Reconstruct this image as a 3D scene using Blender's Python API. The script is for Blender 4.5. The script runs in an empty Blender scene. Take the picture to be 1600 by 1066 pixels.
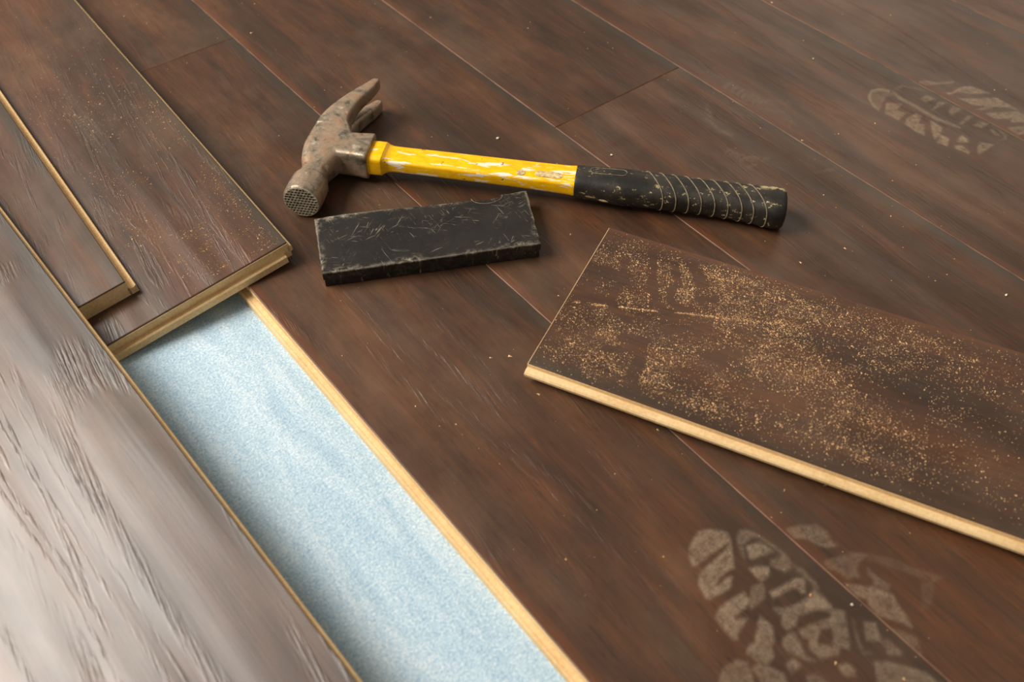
import bpy, bmesh, math, random
import numpy as np
from mathutils import Vector, Matrix

# ------------------------------------------------------------------ scale
W = 0.127            # width of one floor plank in metres; lengths below are in plank widths
T = 0.094            # plank thickness (12 mm)
sc = bpy.context.scene
col = sc.collection

# ------------------------------------------------------------------ camera
PITCH, YAW = 0.842993, 0.668400
cam_d = bpy.data.cameras.new('camera')
cam = bpy.data.objects.new('camera', cam_d); col.objects.link(cam)
fwd = Vector((math.sin(YAW)*math.cos(PITCH), math.cos(YAW)*math.cos(PITCH), -math.sin(PITCH)))
rgt = Vector((math.cos(YAW), -math.sin(YAW), 0)); upv = rgt.cross(fwd)
m = Matrix((rgt, upv, -fwd)).transposed().to_4x4()
m.translation = Vector((-1.084734, 0, 3.391505))*W
cam.matrix_world = m
cam_d.sensor_width = 36.0
cam_d.lens = 1533.47/1600*36
cam_d.clip_start = 0.01
cam_d.dof.use_dof = True
cam_d.dof.focus_distance = 4.95*W
cam_d.dof.aperture_fstop = 7.5
sc.camera = cam

# ------------------------------------------------------------------ light: one large window to the back left, grey room around
world = bpy.data.worlds.new('room_light'); sc.world = world
world.use_nodes = True
bg = world.node_tree.nodes['Background']
bg.inputs[0].default_value = (1.0, 0.90, 0.78, 1); bg.inputs[1].default_value = 0.26
az, el, dist = math.radians(-46), math.radians(45), 2.3
target = Vector((0.6, 2.8, 0))*W
Ld = bpy.data.lights.new('window_light', 'AREA'); Ld.shape = 'RECTANGLE'
Ld.size, Ld.size_y = 1.5, 1.0
Ld.energy = 92; Ld.color = (1.0, 0.945, 0.865)
Lo = bpy.data.objects.new('window_light', Ld); col.objects.link(Lo)
ldir = Vector((math.sin(az)*math.cos(el), math.cos(az)*math.cos(el), math.sin(el)))
Lo.location = target + ldir*dist
Lo.rotation_euler = ldir.to_track_quat('Z', 'Y').to_euler()

# a second, weaker window further off to the right
az2, el2 = math.radians(66), math.radians(27)
L2 = bpy.data.lights.new('far_window_light', 'AREA'); L2.shape = 'RECTANGLE'
L2.size, L2.size_y = 1.5, 1.1; L2.energy = 6; L2.color = (1.0, 0.84, 0.66)
L2o = bpy.data.objects.new('far_window_light', L2); col.objects.link(L2o)
ld2 = Vector((math.sin(az2)*math.cos(el2), math.cos(az2)*math.cos(el2), math.sin(el2)))
L2o.location = target + ld2*3.4
L2o.rotation_euler = ld2.to_track_quat('Z', 'Y').to_euler()

vs = sc.view_settings
vs.view_transform = 'Standard'; vs.look = 'None'; vs.gamma = 1; vs.use_curve_mapping = False
vs.exposure = 0.0

# ------------------------------------------------------------------ helpers
def lin(r, g, b):
    f = lambda c: (c/255/12.92) if c/255 <= 0.04045 else ((c/255+0.055)/1.055)**2.4
    return (f(r), f(g), f(b), 1)

class NT:
    """small node-graph builder"""
    def __init__(s, name):
        s.m = bpy.data.materials.new(name); s.m.use_nodes = True
        s.t = s.m.node_tree; s.n = s.t.nodes; s.l = s.t.links
        s.bsdf = s.n['Principled BSDF']; s.out = s.n['Material Output']
    def put(s, sock, v):
        if hasattr(v, 'is_linked') or isinstance(v, bpy.types.NodeSocket): s.l.new(v, sock)
        else: sock.default_value = v
    def coords(s, seed=False):
        tc = s.n.new('ShaderNodeTexCoord'); mp = s.n.new('ShaderNodeMapping')
        mp.inputs['Scale'].default_value = (1/W,)*3
        s.l.new(tc.outputs['Object'], mp.inputs['Vector']); v = mp.outputs[0]
        s.raw = v
        if seed:
            a = s.n.new('ShaderNodeAttribute'); a.attribute_type = 'OBJECT'; a.attribute_name = 'seed'
            c = s.n.new('ShaderNodeVectorMath'); c.operation = 'MULTIPLY'
            s.l.new(a.outputs['Vector'], c.inputs[0]); c.inputs[1].default_value = (7.31, 13.7, 3.1)
            d = s.n.new('ShaderNodeVectorMath'); d.operation = 'ADD'
            s.l.new(v, d.inputs[0]); s.l.new(c.outputs[0], d.inputs[1]); v = d.outputs[0]
        return v
    def noise(s, v, scale=(1, 1, 1), detail=4, rough=0.55, dist=0.0, rot=0.0, off=(0, 0, 0)):
        mp = s.n.new('ShaderNodeMapping'); mp.inputs['Scale'].default_value = scale
        mp.inputs['Location'].default_value = off
        if rot:
            m0 = s.n.new('ShaderNodeMapping'); m0.inputs['Rotation'].default_value = (0, 0, rot)
            s.l.new(v, m0.inputs['Vector']); v = m0.outputs[0]
        s.l.new(v, mp.inputs['Vector'])
        n = s.n.new('ShaderNodeTexNoise'); n.inputs['Scale'].default_value = 1
        n.inputs['Detail'].default_value = detail; n.inputs['Roughness'].default_value = rough
        n.inputs['Distortion'].default_value = dist
        s.l.new(mp.outputs[0], n.inputs['Vector']); return n.outputs[0]
    def math(s, op, a, b=0.0, c=0.0, clamp=False):
        n = s.n.new('ShaderNodeMath'); n.operation = op; n.use_clamp = clamp
        for i, v in enumerate((a, b, c)): s.put(n.inputs[i], v)
        return n.outputs[0]
    def step(s, v, lo, hi, a=0.0, b=1.0):
        n = s.n.new('ShaderNodeMapRange'); n.interpolation_type = 'SMOOTHSTEP'
        s.put(n.inputs[0], v)
        for i, x in enumerate((lo, hi, a, b)): n.inputs[i+1].default_value = x
        return n.outputs[0]
    def mix(s, f, a, b):
        n = s.n.new('ShaderNodeMix'); n.data_type = 'RGBA'
        s.put(n.inputs[0], f); s.put(n.inputs[6], a); s.put(n.inputs[7], b); return n.outputs[2]
    def ramp(s, v, stops):
        n = s.n.new('ShaderNodeValToRGB'); e = n.color_ramp.elements
        while len(e) < len(stops): e.new(0.5)
        for i, (p, c) in enumerate(stops): e[i].position = p; e[i].color = c
        s.put(n.inputs[0], v); return n.outputs[0]
    def sep(s, v):
        n = s.n.new('ShaderNodeSeparateXYZ'); s.l.new(v, n.inputs[0]); return n.outputs
    def bump(s, h, strength=0.3, distance=0.001, prev=None):
        n = s.n.new('ShaderNodeBump'); n.inputs['Strength'].default_value = strength
        n.inputs['Distance'].default_value = distance; s.put(n.inputs['Height'], h)
        if prev is not None: s.l.new(prev, n.inputs['Normal'])
        return n.outputs[0]
    def done(s, color, rough=0.5, metal=0.0, normal=None, spec=0.5):
        s.put(s.bsdf.inputs['Base Color'], color); s.put(s.bsdf.inputs['Roughness'], rough)
        s.put(s.bsdf.inputs['Metallic'], metal); s.put(s.bsdf.inputs['Specular IOR Level'], spec)
        if normal is not None: s.l.new(normal, s.bsdf.inputs['Normal'])
        return s.m

# ------------------------------------------------------------------ materials
def mat_wood():
    s = NT('walnut_laminate'); v = s.coords(True); x = s.sep(s.raw)[0]
    big = s.noise(v, (2.6, 0.55, 1), 5, 0.6, 1.2)
    mid = s.noise(v, (9, 1.1, 1), 6, 0.62, 0.8)
    fine = s.noise(v, (70, 2.2, 1), 4, 0.6, 0.3)
    t = s.math('ADD', s.math('MULTIPLY', big, 0.50), s.math('ADD', s.math('MULTIPLY', mid, 0.32), s.math('MULTIPLY', fine, 0.18)))
    c = s.ramp(t, [(0.30, lin(44, 30, 21)), (0.43, lin(60, 40, 28)), (0.51, lin(74, 48, 32)), (0.60, lin(90, 56, 35)), (0.74, lin(112, 70, 43))])
    pore = s.math('MULTIPLY', s.step(s.noise(v, (120, 7, 1), 3, 0.6, 0.4, off=(6, 3, 0)), 0.56, 0.70), s.step(mid, 0.35, 0.6, 0.1, 0.5))
    c = s.mix(pore, c, lin(34, 23, 17))
    # grey-green printed streaks and the greyish printed band near one long edge
    g = s.step(s.noise(v, (5, 0.45, 1), 5, 0.6, 0.6, off=(3, 9, 0)), 0.52, 0.68)
    c = s.mix(s.math('MULTIPLY', g, 0.5), c, lin(62, 50, 38))
    fx = s.math('FRACT', s.math('ADD', x, 20.0))
    eg = s.math('MULTIPLY', s.step(fx, 0.90, 0.99), s.step(s.noise(v, (6, 0.8, 1), 3), 0.35, 0.6, 0.35, 0.9))
    c = s.mix(eg, c, lin(58, 50, 41))
    er = s.math('MULTIPLY', s.step(fx, 0.07, 0.01), s.step(s.noise(v, (6, 0.8, 1), 3, off=(5, 1, 0)), 0.35, 0.6, 0.05, 0.42))
    c = s.mix(er, c, lin(112, 62, 34))
    # wire-brushed relief: contour bands of a slow noise carry fine ridges
    ring = s.noise(v, (2.1, 0.26, 1), 2, 0.4, 0.8, off=(1, 4, 0))
    band = s.step(s.math('SINE', s.math('MULTIPLY', ring, 60.0)), 0.05, 0.9)
    patch = s.step(s.noise(v, (3.0, 0.9, 1), 3, off=(8, 2, 0)), 0.34, 0.54)
    strie = s.math('SUBTRACT', s.noise(v, (64, 3.6, 1), 3, 0.6, 0.25, rot=0.14), 0.47)
    h = s.math('MULTIPLY', s.math('MULTIPLY', band, patch), strie)
    h = s.math('ADD', h, s.math('MULTIPLY', s.math('MULTIPLY', band, patch), 0.025))
    rel = s.n.new('ShaderNodeAttribute'); rel.attribute_type = 'OBJECT'; rel.attribute_name = 'relief'
    s_rel = 0.44
    n1 = s.bump(s.math('MULTIPLY', h, rel.outputs['Fac']), 0.8, 0.0018)
    n2 = s.bump(s.noise(v, (4.6, 0.42, 1), 1, 0.4, 0.3), s_rel, 0.004, n1)
    n3 = s.bump(fine, 0.10, 0.0004, n2)
    # thin film of building dust left on the boards
    film = s.step(s.noise(v, (1.7, 1.2, 1), 6, 0.65, off=(2, 7, 0)), 0.42, 0.75, 0.0, 0.16)
    c = s.mix(film, c, lin(150, 122, 98))
    r = s.step(s.noise(v, (4, 1, 1), 5), 0.3, 0.7, 0.32, 0.40)
    return s.done(c, r, 0, n3, 0.62)

def mat_bevel():
    s = NT('bevelled_plank_edge'); v = s.coords(True)
    n = s.noise(v, (8, 8, 8), 4)
    return s.done(s.ramp(n, [(0.3, lin(74, 46, 29)), (0.7, lin(124, 88, 62))]), 0.55)

def mat_core(name='fibreboard_core', a=(206, 169, 116), b=(235, 206, 158)):
    s = NT(name); v = s.coords(True)
    n = s.noise(v, (70, 70, 70), 3, 0.7); n2 = s.noise(v, (6, 2.5, 6), 4)
    t = s.math('ADD', s.math('MULTIPLY', n, 0.5), s.math('MULTIPLY', n2, 0.5))
    return s.done(s.ramp(t, [(0.35, lin(*a)), (0.65, lin(*b))]), 0.75, 0, s.bump(n, 0.2, 0.0004), 0.25)

def mat_foam():
    s = NT('blue_foam'); v = s.coords()
    f1 = s.noise(v, (95, 95, 95), 2, 0.7); f2 = s.noise(v, (38, 38, 38), 3, 0.7)
    w1 = s.noise(v, (5.5, 1.1, 1), 4, 0.6, 0.8)
    t = s.math('ADD', s.math('MULTIPLY', f1, 0.60), s.math('ADD', s.math('MULTIPLY', f2, 0.22), s.math('MULTIPLY', w1, 0.33)))
    c = s.ramp(t, [(0.40, lin(133, 166, 190)), (0.56, lin(172, 197, 213)), (0.72, lin(214, 226, 231))])
    b = s.bump(f1, 0.5, 0.0008); b = s.bump(w1, 0.25, 0.004, b)
    return s.done(c, 0.62, 0, b, 0.4)

def mat_steel():
    s = NT('rusty_steel'); v = s.coords()
    a = s.noise(v, (9, 9, 9), 6, 0.65, 0.5); b = s.noise(v, (22, 22, 22), 5, 0.7, off=(4, 1, 2)); f = s.noise(v, (80, 80, 80), 3, 0.7)
    c = s.ramp(a, [(0.32, lin(112, 100, 86)), (0.46, lin(172, 156, 136)), (0.56, lin(164, 136, 110)), (0.70, lin(140, 102, 74))])
    c = s.mix(s.math('MULTIPLY', s.step(s.noise(v, (11, 11, 11), 4, 0.6, off=(7, 3, 1)), 0.63, 0.68), 0.7), c, lin(206, 192, 170))       # plaster smears
    c = s.mix(s.math('MULTIPLY', s.step(b, 0.43, 0.31, 0, 0.65), 0.85), c, lin(64, 53, 42))           # grime
    c = s.mix(s.math('MULTIPLY', s.step(f, 0.55, 0.7), 0.35), c, lin(170, 150, 126))
    met = s.step(a, 0.42, 0.60, 0.75, 0.25)
    r = s.step(b, 0.35, 0.65, 0.30, 0.50)
    return s.done(c, r, met, s.bump(s.math('ADD', a, s.math('MULTIPLY', f, 0.25)), 0.35, 0.0012))

def mat_face(name, c1, c2, met):
    s = NT(name); v = s.coords()
    n = s.noise(v, (40, 40, 40), 4, 0.7)
    return s.done(s.ramp(n, [(0.35, lin(*c1)), (0.65, lin(*c2))]), 0.42, met)

def mat_yellow():
    s = NT('yellow_fibreglass'); v = s.coords(); X, Y, Z = s.sep(s.raw)[:3]
    n = s.noise(v, (7, 34, 34), 5, 0.62, 0.6); n2 = s.noise(v, (16, 40, 40), 4, 0.65, off=(3, 8, 1)); sp = s.noise(v, (30, 30, 30), 2, 0.6, off=(1, 5, 2))
    mid = s.step(s.math('ABSOLUTE', s.math('SUBTRACT', Y, 0.005)), 0.045, 0.0)
    edge = s.step(s.math('ABSOLUTE', s.math('ADD', Y, 0.066)), 0.024, 0.0)
    along = s.step(X, 0.3, 0.7, 0.35, 1.0)
    chip = s.step(s.math('ADD', n, s.math('MULTIPLY', s.math('MAXIMUM', s.math('MULTIPLY', mid, along), edge), 0.135)), 0.645, 0.665)
    c = s.ramp(n2, [(0.35, lin(246, 176, 2)), (0.6, lin(255, 200, 4))])
    c = s.mix(chip, c, lin(244, 230, 205))
    c = s.mix(s.math('MULTIPLY', s.step(sp, 0.70, 0.76), 0.8), c, lin(140, 86, 24))
    return s.done(c, 0.38, 0, s.bump(chip, 0.3, 0.0004), 0.5)

def mat_rubber():
    s = NT('black_rubber'); v = s.coords(); X = s.sep(s.raw)[0]
    n = s.noise(v, (30, 45, 45), 4, 0.7); p = s.noise(v, (7, 10, 10), 4, 0.6, off=(2, 2, 5)); f = s.noise(v, (110, 110, 110), 2)
    c = s.mix(s.step(p, 0.38, 0.66, 0.0, 0.5), lin(31, 28, 25), lin(74, 68, 58))
    dots = s.math('MULTIPLY', s.step(n, 0.585, 0.64), s.step(p, 0.47, 0.54))
    end = s.math('MULTIPLY', s.math('MULTIPLY', s.step(X, 2.19, 2.22), s.step(s.sep(s.raw)[1], 0.0, 0.035)), s.math('MULTIPLY', s.step(s.sep(s.raw)[2], 0.135, 0.15), s.step(n, 0.44, 0.52)))
    c = s.mix(s.math('MAXIMUM', s.math('MULTIPLY', dots, 0.85), s.math('MULTIPLY', end, 0.9)), c, lin(206, 186, 136))
    return s.done(c, 0.48, 0, s.bump(f, 0.25, 0.0004), 0.45)

def mat_block(half):
    s = NT('scuffed_black_plastic'); v = s.coords(); X, Y, Z = s.sep(s.raw)[:3]
    base = s.noise(v, (5, 5, 5), 5, 0.65); f = s.noise(v, (60, 60, 60), 4, 0.7)
    c = s.mix(s.step(base, 0.35, 0.7, 0.0, 0.6), lin(26, 23, 21), lin(46, 41, 37))
    scr = None
    for i, (rot, th) in enumerate(((0.3, 0.65), (1.2, 0.65), (2.1, 0.65), (2.7, 0.65))):
        k = s.step(s.noise(v, (7, 90, 7), 2, 0.5, 1.3, rot=rot, off=(i*3.1, i, 0)), th, th+0.04)
        k = s.math('MULTIPLY', k, s.step(s.noise(v, (6, 6, 6), 3, off=(i, 4, 2)), 0.48, 0.6))
        scr = k if scr is None else s.math('MAXIMUM', scr, k)
    # rubbed edges
    ex = s.math('SUBTRACT', half[0], s.math('ABSOLUTE', X)); ey = s.math('SUBTRACT', half[1], s.math('ABSOLUTE', Y))
    e = s.math('MINIMUM', ex, ey)
    rub = s.math('MULTIPLY', s.math('MULTIPLY', s.step(s.math('ADD', e, s.step(s.noise(v, (4, 4, 4), 3, off=(2, 2, 2)), 0.3, 0.65, 0.0, 0.04)), 0.055, 0.0), s.step(Z, 0.08, 0.092, 0.12, 1.0)), s.step(s.noise(v, (34, 34, 34), 5, 0.75), 0.42, 0.64))
    rub2 = s.math('MULTIPLY', s.step(e, 0.012, 0.003, 0, 0.8), s.step(Z, 0.086, 0.094, 0.0, 1.0))
    c = s.mix(s.math('MULTIPLY', scr, 0.42), c, lin(160, 150, 130))
    c = s.mix(s.math('MULTIPLY', s.math('MAXIMUM', rub, s.math('MULTIPLY', rub2, f)), 0.75), c, lin(176, 164, 142))
    return s.done(c, 0.5, 0, s.bump(s.math('ADD', f, scr), 0.35, 0.0005), 0.35)

def mat_plain(name, c, rough=0.6, var=0.15, spec=0.3):
    s = NT(name); v = s.coords(); n = s.noise(v, (40, 40, 40), 4, 0.7)
    k = lambda f: tuple(min(255, a*f) for a in c)
    return s.done(s.ramp(n, [(0.3, lin(*k(1-var))), (0.7, lin(*k(1+var)))]), rough, 0, None, spec)

def mat_print():
    """dust left by a shoe sole: opacity follows the dust coverage attribute"""
    s = NT('shoe_dust'); v = s.coords()
    a = s.n.new('ShaderNodeAttribute'); a.attribute_name = 'cover'
    n = s.noise(v, (26, 26, 26), 6, 0.72); g = s.noise(v, (140, 140, 140), 2, 0.6)
    k = s.math('MULTIPLY', a.outputs['Fac'], s.step(n, 0.28, 0.62, 0.22, 1.0))
    k = s.math('MULTIPLY', k, s.step(g, 0.3, 0.65, 0.55, 1.0))
    k = s.math('MULTIPLY', k, 0.46, clamp=True)
    d = s.n.new('ShaderNodeBsdfDiffuse'); d.inputs[0].default_value = lin(190, 166, 140)
    t = s.n.new('ShaderNodeBsdfTransparent'); mx = s.n.new('ShaderNodeMixShader')
    s.l.new(k, mx.inputs[0]); s.l.new(t.outputs[0], mx.inputs[1]); s.l.new(d.outputs[0], mx.inputs[2])
    s.l.new(mx.outputs[0], s.out.inputs[0]); s.n.remove(s.bsdf)
    return s.m

M = dict(wood=mat_wood(), bevel=mat_bevel(), core=mat_core(), foam=mat_foam(), steel=mat_steel(),
         face=mat_face('worn_steel_ridge', (150, 138, 118), (214, 202, 180), 0.35), pit=mat_face('grimy_pit', (34, 30, 25), (70, 60, 48), 0.0),
         yellow=mat_yellow(), rubber=mat_rubber(), block=mat_block((0.545, 0.205)),
         groove=mat_plain('dusty_groove', (116, 104, 82), 0.7, 0.3), label=mat_plain('worn_label', (196, 168, 124), 0.6, 0.35),
         dust=mat_plain('sawdust', (226, 184, 134), 0.8, 0.12), chip=mat_plain('orange_crumb', (224, 160, 104), 0.8, 0.05), crumb=mat_plain('pale_crumb', (226, 212, 188), 0.8, 0.05),
         print=mat_print(), slab=mat_plain('concrete', (140, 136, 130), 0.9, 0.1))

def obj(name, verts, faces, mats, parent=None, fm=None, smooth=False, seed=None):
    me = bpy.data.meshes.new(name)
    me.from_pydata([tuple(c*W for c in v) for v in verts], [], faces); me.validate()
    for k in (mats if isinstance(mats, (list, tuple)) else [mats]): me.materials.append(k)
    if fm: me.polygons.foreach_set('material_index', fm)
    if smooth: me.polygons.foreach_set('use_smooth', [True]*len(me.polygons))
    me.update()
    o = bpy.data.objects.new(name, me); col.objects.link(o)
    if parent: o.parent = parent
    if seed is not None: o['seed'] = float(seed)
    return o
def tag(o, label, cat=None, group=None, kind=None):
    o['label'] = label
    if cat: o['category'] = cat
    if group: o['group'] = group
    if kind: o['kind'] = kind
    return o
def empty(name, mat4):
    o = bpy.data.objects.new(name, None); col.objects.link(o)
    o.empty_display_size = 0.02; o.matrix_world = mat4
    return o
def frame(origin, ax, ay, az_):
    f = Matrix((Vector(ax), Vector(ay), Vector(az_))).transposed().to_4x4()
    f.translation = Vector(origin)*W; return f
def box(x0, x1, y0, y1, z0, z1):
    v = [(x, y, z) for z in (z0, z1) for y in (y0, y1) for x in (x0, x1)]
    f = [(0, 2, 3, 1), (4, 5, 7, 6), (0, 1, 5, 4), (2, 6, 7, 3), (0, 4, 6, 2), (1, 3, 7, 5)]
    return v, f
def rings(x0, x1, y0, y1, levels):
    """stack of rectangles: levels = [(z, inset)] from bottom to top"""
    v, f = [], []
    for z, i in levels: v += [(x0+i, y0+i, z), (x1-i, y0+i, z), (x1-i, y1-i, z), (x0+i, y1-i, z)]
    n = len(levels)
    f.append((3, 2, 1, 0))
    for k in range(n-1):
        a, b = 4*k, 4*k+4
        for j in range(4): f.append((a+j, a+(j+1) % 4, b+(j+1) % 4, b+j))
    f.append(tuple(4*(n-1)+j for j in range(4)))
    return v, f
def prism(profile, y0, y1):
    """profile (x, z) counter-clockwise seen from -y, extruded along y"""
    n = len(profile)
    v = [(x, y0, z) for x, z in profile]+[(x, y1, z) for x, z in profile]
    f = [tuple(range(n)), tuple(range(2*n-1, n-1, -1))]
    f += [((j+1) % n, j, n+j, n+(j+1) % n) for j in range(n)]
    return v, f

def fixn(o):
    bm = bmesh.new(); bm.from_mesh(o.data); bmesh.ops.recalc_face_normals(bm, faces=bm.faces); bm.to_mesh(o.data); bm.free(); return o

# ------------------------------------------------------------------ the setting
floor = obj('floor', *box(-4.5, 8.2, -9, 17, -0.9, -0.124), M['slab'])
tag(floor, 'dark brown walnut laminate floor with rows of installed planks', kind='structure')
foam = obj('foam_underlayment', *box(-4.4, 8.1, -8.9, 16.9, -0.123, -0.0945), M['foam'])
tag(foam, 'pale blue foam underlayment sheet exposed in the gap beside the laid planks', 'underlayment')

LEN = 9.6
SEAMS = {0: 5.515, 1: 8.3, 2: 3.508, 3: 7.4, 4: 9.0, 5: 6.6, 6: 8.4, 7: 5.9}   # y of one end joint in every row
plank_no = 0
for row, ys in SEAMS.items():
    cuts = [-8.8]+[y for y in (ys-LEN, ys, ys+LEN) if -8.8 < y < 16.8]+[16.8]
    for y0, y1 in zip(cuts[:-1], cuts[1:]):
        plank_no += 1
        g = 0.0008
        L = y1-y0
        v, f = rings(g, 1-g, g, L-g, [(-T, 0), (-0.007, 0), (-0.0022, 0.0012), (0, 0.0042)])
        fm = [2]+[2]*4+[1]*4+[1]*4+[0]
        o = obj('plank', v, f, [M['wood'], M['bevel'], M['core']], floor, fm, seed=plank_no*0.737 % 5); o['relief'] = 0.35
        o.location = (row*W, y0*W, 0)
        if row == 0:   # open long side: rabbeted fibreboard lip waiting for the next row
            lip = [(0.001, -T), (0.001, -0.052), (-0.016, -0.052), (-0.018, -0.0545), (-0.020, -0.0545), (-0.022, -0.051), (-0.030, -0.051), (-0.033, -0.056), (-0.033, -T)]
            fixn(obj('groove_lip', *prism(lip[::-1], 0.0008, L-0.0008), M['core'], o, seed=1.3))['label'] = 'pale tan fibreboard lip along the open edge'

# ------------------------------------------------------------------ loose planks (x across, 0 = featured long edge; y along, 0 = near end; z 0 = underside)
def loose_plank(mat4, label, width, length, side, seed, end_lip=False, group=None, decor_end=0.004, side_inset=0.002, relief=0.4):
    e = empty('loose_plank', mat4); tag(e, label, 'plank', group)
    fixn(obj('core', *rings(-width, 0, 0, length, [(0, 0.001), (0.001, 0), (T-0.0085, 0)]), M['core'], e, seed=seed))['label'] = 'pale fibreboard core'
    v, f = rings(-width+0.002, -side_inset, decor_end, length, [(T-0.0085, 0), (T-0.003, 0), (T-0.001, 0.0012), (T, 0.004)])
    dl = fixn(obj('decor_layer', v, f, [M['wood'], M['bevel']], e, [0]+[1]*4+[0]*4+[0]*4+[0], seed=seed+0.41)); dl['label'] = 'dark walnut top layer'; dl['relief'] = relief
    if side:
        nm, prof = side
        fixn(obj(nm, *prism(prof, 0.0, length), M['core'], e, seed=seed+0.2))
    if end_lip:
        pr = [(0.012, 0.0), (-0.030, 0.0), (-0.030, 0.036), (-0.024, 0.042), (-0.014, 0.036), (0.0, 0.040), (0.012, 0.040)]   # (y, z)
        n = len(pr); x0, x1 = -width+0.004, -0.036
        v = [(x0, y, z) for y, z in pr]+[(x1, y, z) for y, z in pr]
        f = [tuple(range(n)), tuple(range(2*n-1, n-1, -1))]+[((j+1) % n, j, n+j, n+(j+1) % n) for j in range(n)]
        fixn(obj('end_lip', v, f, M['core'], e, seed=seed+0.6))
    return e

# tilted stack at the left: the lowest plank rests with one edge in the gap, the others lie on it
ax = Vector((0.99175751, -0.02499758, 0.12566687)); ay = Vector((0.0251973, 0.9996825, 0)).normalized(); an = ax.cross(ay).normalized()
o0 = Vector((0.256, 3.474, 0.1267))
base = o0-an*T
tongue_r = [(-0.01, 0.030), (0.010, 0.030), (0.014, 0.036), (0.014, 0.060), (0.010, 0.066), (-0.01, 0.066)]
stack_low = loose_plank(frame(base, ax, ay, an), 'dusty loose plank tilted over the edge of the foam gap, under the narrow plank',
                        0.985, LEN, ('tongue', tongue_r), 3.1, True)
lip_n = [(-0.01, 0.0), (0.034, 0.0), (0.034, 0.040), (0.030, 0.044), (0.020, 0.036), (0.006, 0.036), (0.0, 0.046), (-0.01, 0.046)]
narrow_base = base+ax*(-0.735)+ay*0.215+an*(T+0.0008)
stack_mid = loose_plank(frame(narrow_base, ax, ay, an), 'cut plank with a pale edge lip lying on the dusty tilted plank',
                        0.80, 7.4, ('groove_lip', lip_n), 1.7, False, decor_end=0.001, side_inset=0.001)
yr = 0.0585   # the top plank is turned a little against the two below
bx = (ax*math.cos(yr)+ay*math.sin(yr)).normalized(); by = (ay*math.cos(yr)-ax*math.sin(yr)).normalized()
# its right edge passes through stack coordinates (-1.037, 1.0) and (-0.855, -2.118)
big_base = base+ax*(-0.855)+ay*(-2.118)+an*(2*T+0.0016)-by*1.45
lip_b = [(-0.01, 0.020), (0.012, 0.020), (0.014, 0.026), (0.014, 0.058), (0.010, 0.064), (-0.01, 0.064)]
stack_top = loose_plank(frame(big_base, bx, by, an), 'large plank in the bottom left foreground with shiny wood relief, topmost of the stack',
                        0.985, LEN, ('tongue', lip_b), 4.45, False, relief=0.5)

# plank lying flat across the laid floor at the right
uy = Vector((0.44775909, -0.89415424, 0)); ux = Vector((-0.89415424, -0.44775909, 0))
r_base = Vector((0.70938563, 2.16281415, 0.0006))
tongue_f = [(-0.01, 0.034), (0.024, 0.034), (0.034, 0.040), (0.036, 0.054), (0.030, 0.062), (0.016, 0.066), (-0.01, 0.066)]
right_plank = loose_plank(frame(r_base, ux, uy, (0, 0, 1)), 'loose plank covered in sawdust lying askew on the laid floor at right',
                          0.99, LEN, ('tongue', tongue_f), 2.2)

# ------------------------------------------------------------------ tapping block
rnd = random.Random(5)
bc = [(0.289, 3.208), (1.248, 2.724), (1.446, 3.080), (0.462, 3.577)]
cx = sum(p[0] for p in bc)/4; cy = sum(p[1] for p in bc)/4
ang = math.atan2(bc[1][1]-bc[0][1], bc[1][0]-bc[0][0]); ca, sa = math.cos(ang), math.sin(ang)
bl = [((x-cx)*ca+(y-cy)*sa, -(x-cx)*sa+(y-cy)*ca) for x, y in bc]
blk = empty('tapping_block', frame((cx, cy, 0.0004), (ca, sa, 0), (-sa, ca, 0), (0, 0, 1)))
tag(blk, 'scuffed black rectangular tapping block lying below the hammer', 'tapping block')
def outline(corners, per, jit, inset):
    pts = []
    for i in range(4):
        a, b = corners[i], corners[(i+1) % 4]
        n = per[i % 2]
        for k in range(n):
            t = k/n
            pts.append((a[0]+(b[0]-a[0])*t, a[1]+(b[1]-a[1])*t))
    out = []
    for x, y in pts:
        r = math.hypot(x, y)
        out.append((x-inset*(1 if x > 0 else -1)+rnd.uniform(-jit, jit), y-inset*(1 if y > 0 else -1)+rnd.uniform(-jit, jit)))
    return out
def slab(name, z0, z1, inset, jit, parent):
    # bowed back edge as in the worn block
    base_o = outline(bl, (48, 18), jit, inset)
    def bow(p):
        x, y = p
        if y > 0.12: y += 0.012*math.sin((x+0.545)/1.09*math.pi*2.1+0.4)-0.004
        return x, y
    base_o = [bow(p) for p in base_o]
    n = len(base_o); v, f = [], []
    lv = [(z0, 0.003), (z0+0.004, 0), (z1-0.005, 0), (z1-0.001, 0.003), (z1, 0.007)]
    for z, i in lv:
        v += [(x*(1-i/0.5), y*(1-i/0.2), z) for x, y in base_o]
    for k in range(len(lv)-1):
        for j in range(n): f.append((k*n+j, k*n+(j+1) % n, (k+1)*n+(j+1) % n, (k+1)*n+j))
    f.append(tuple(range(n))[::-1]); f.append(tuple((len(lv)-1)*n+j for j in range(n)))
    return fixn(obj(name, v, f, M['block'], parent))
up_s = slab('upper_layer', 0.046, 0.095, 0.0, 0.0022, blk)
slab('lower_layer', 0.0, 0.0455, 0.006, 0.0012, blk)
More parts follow.
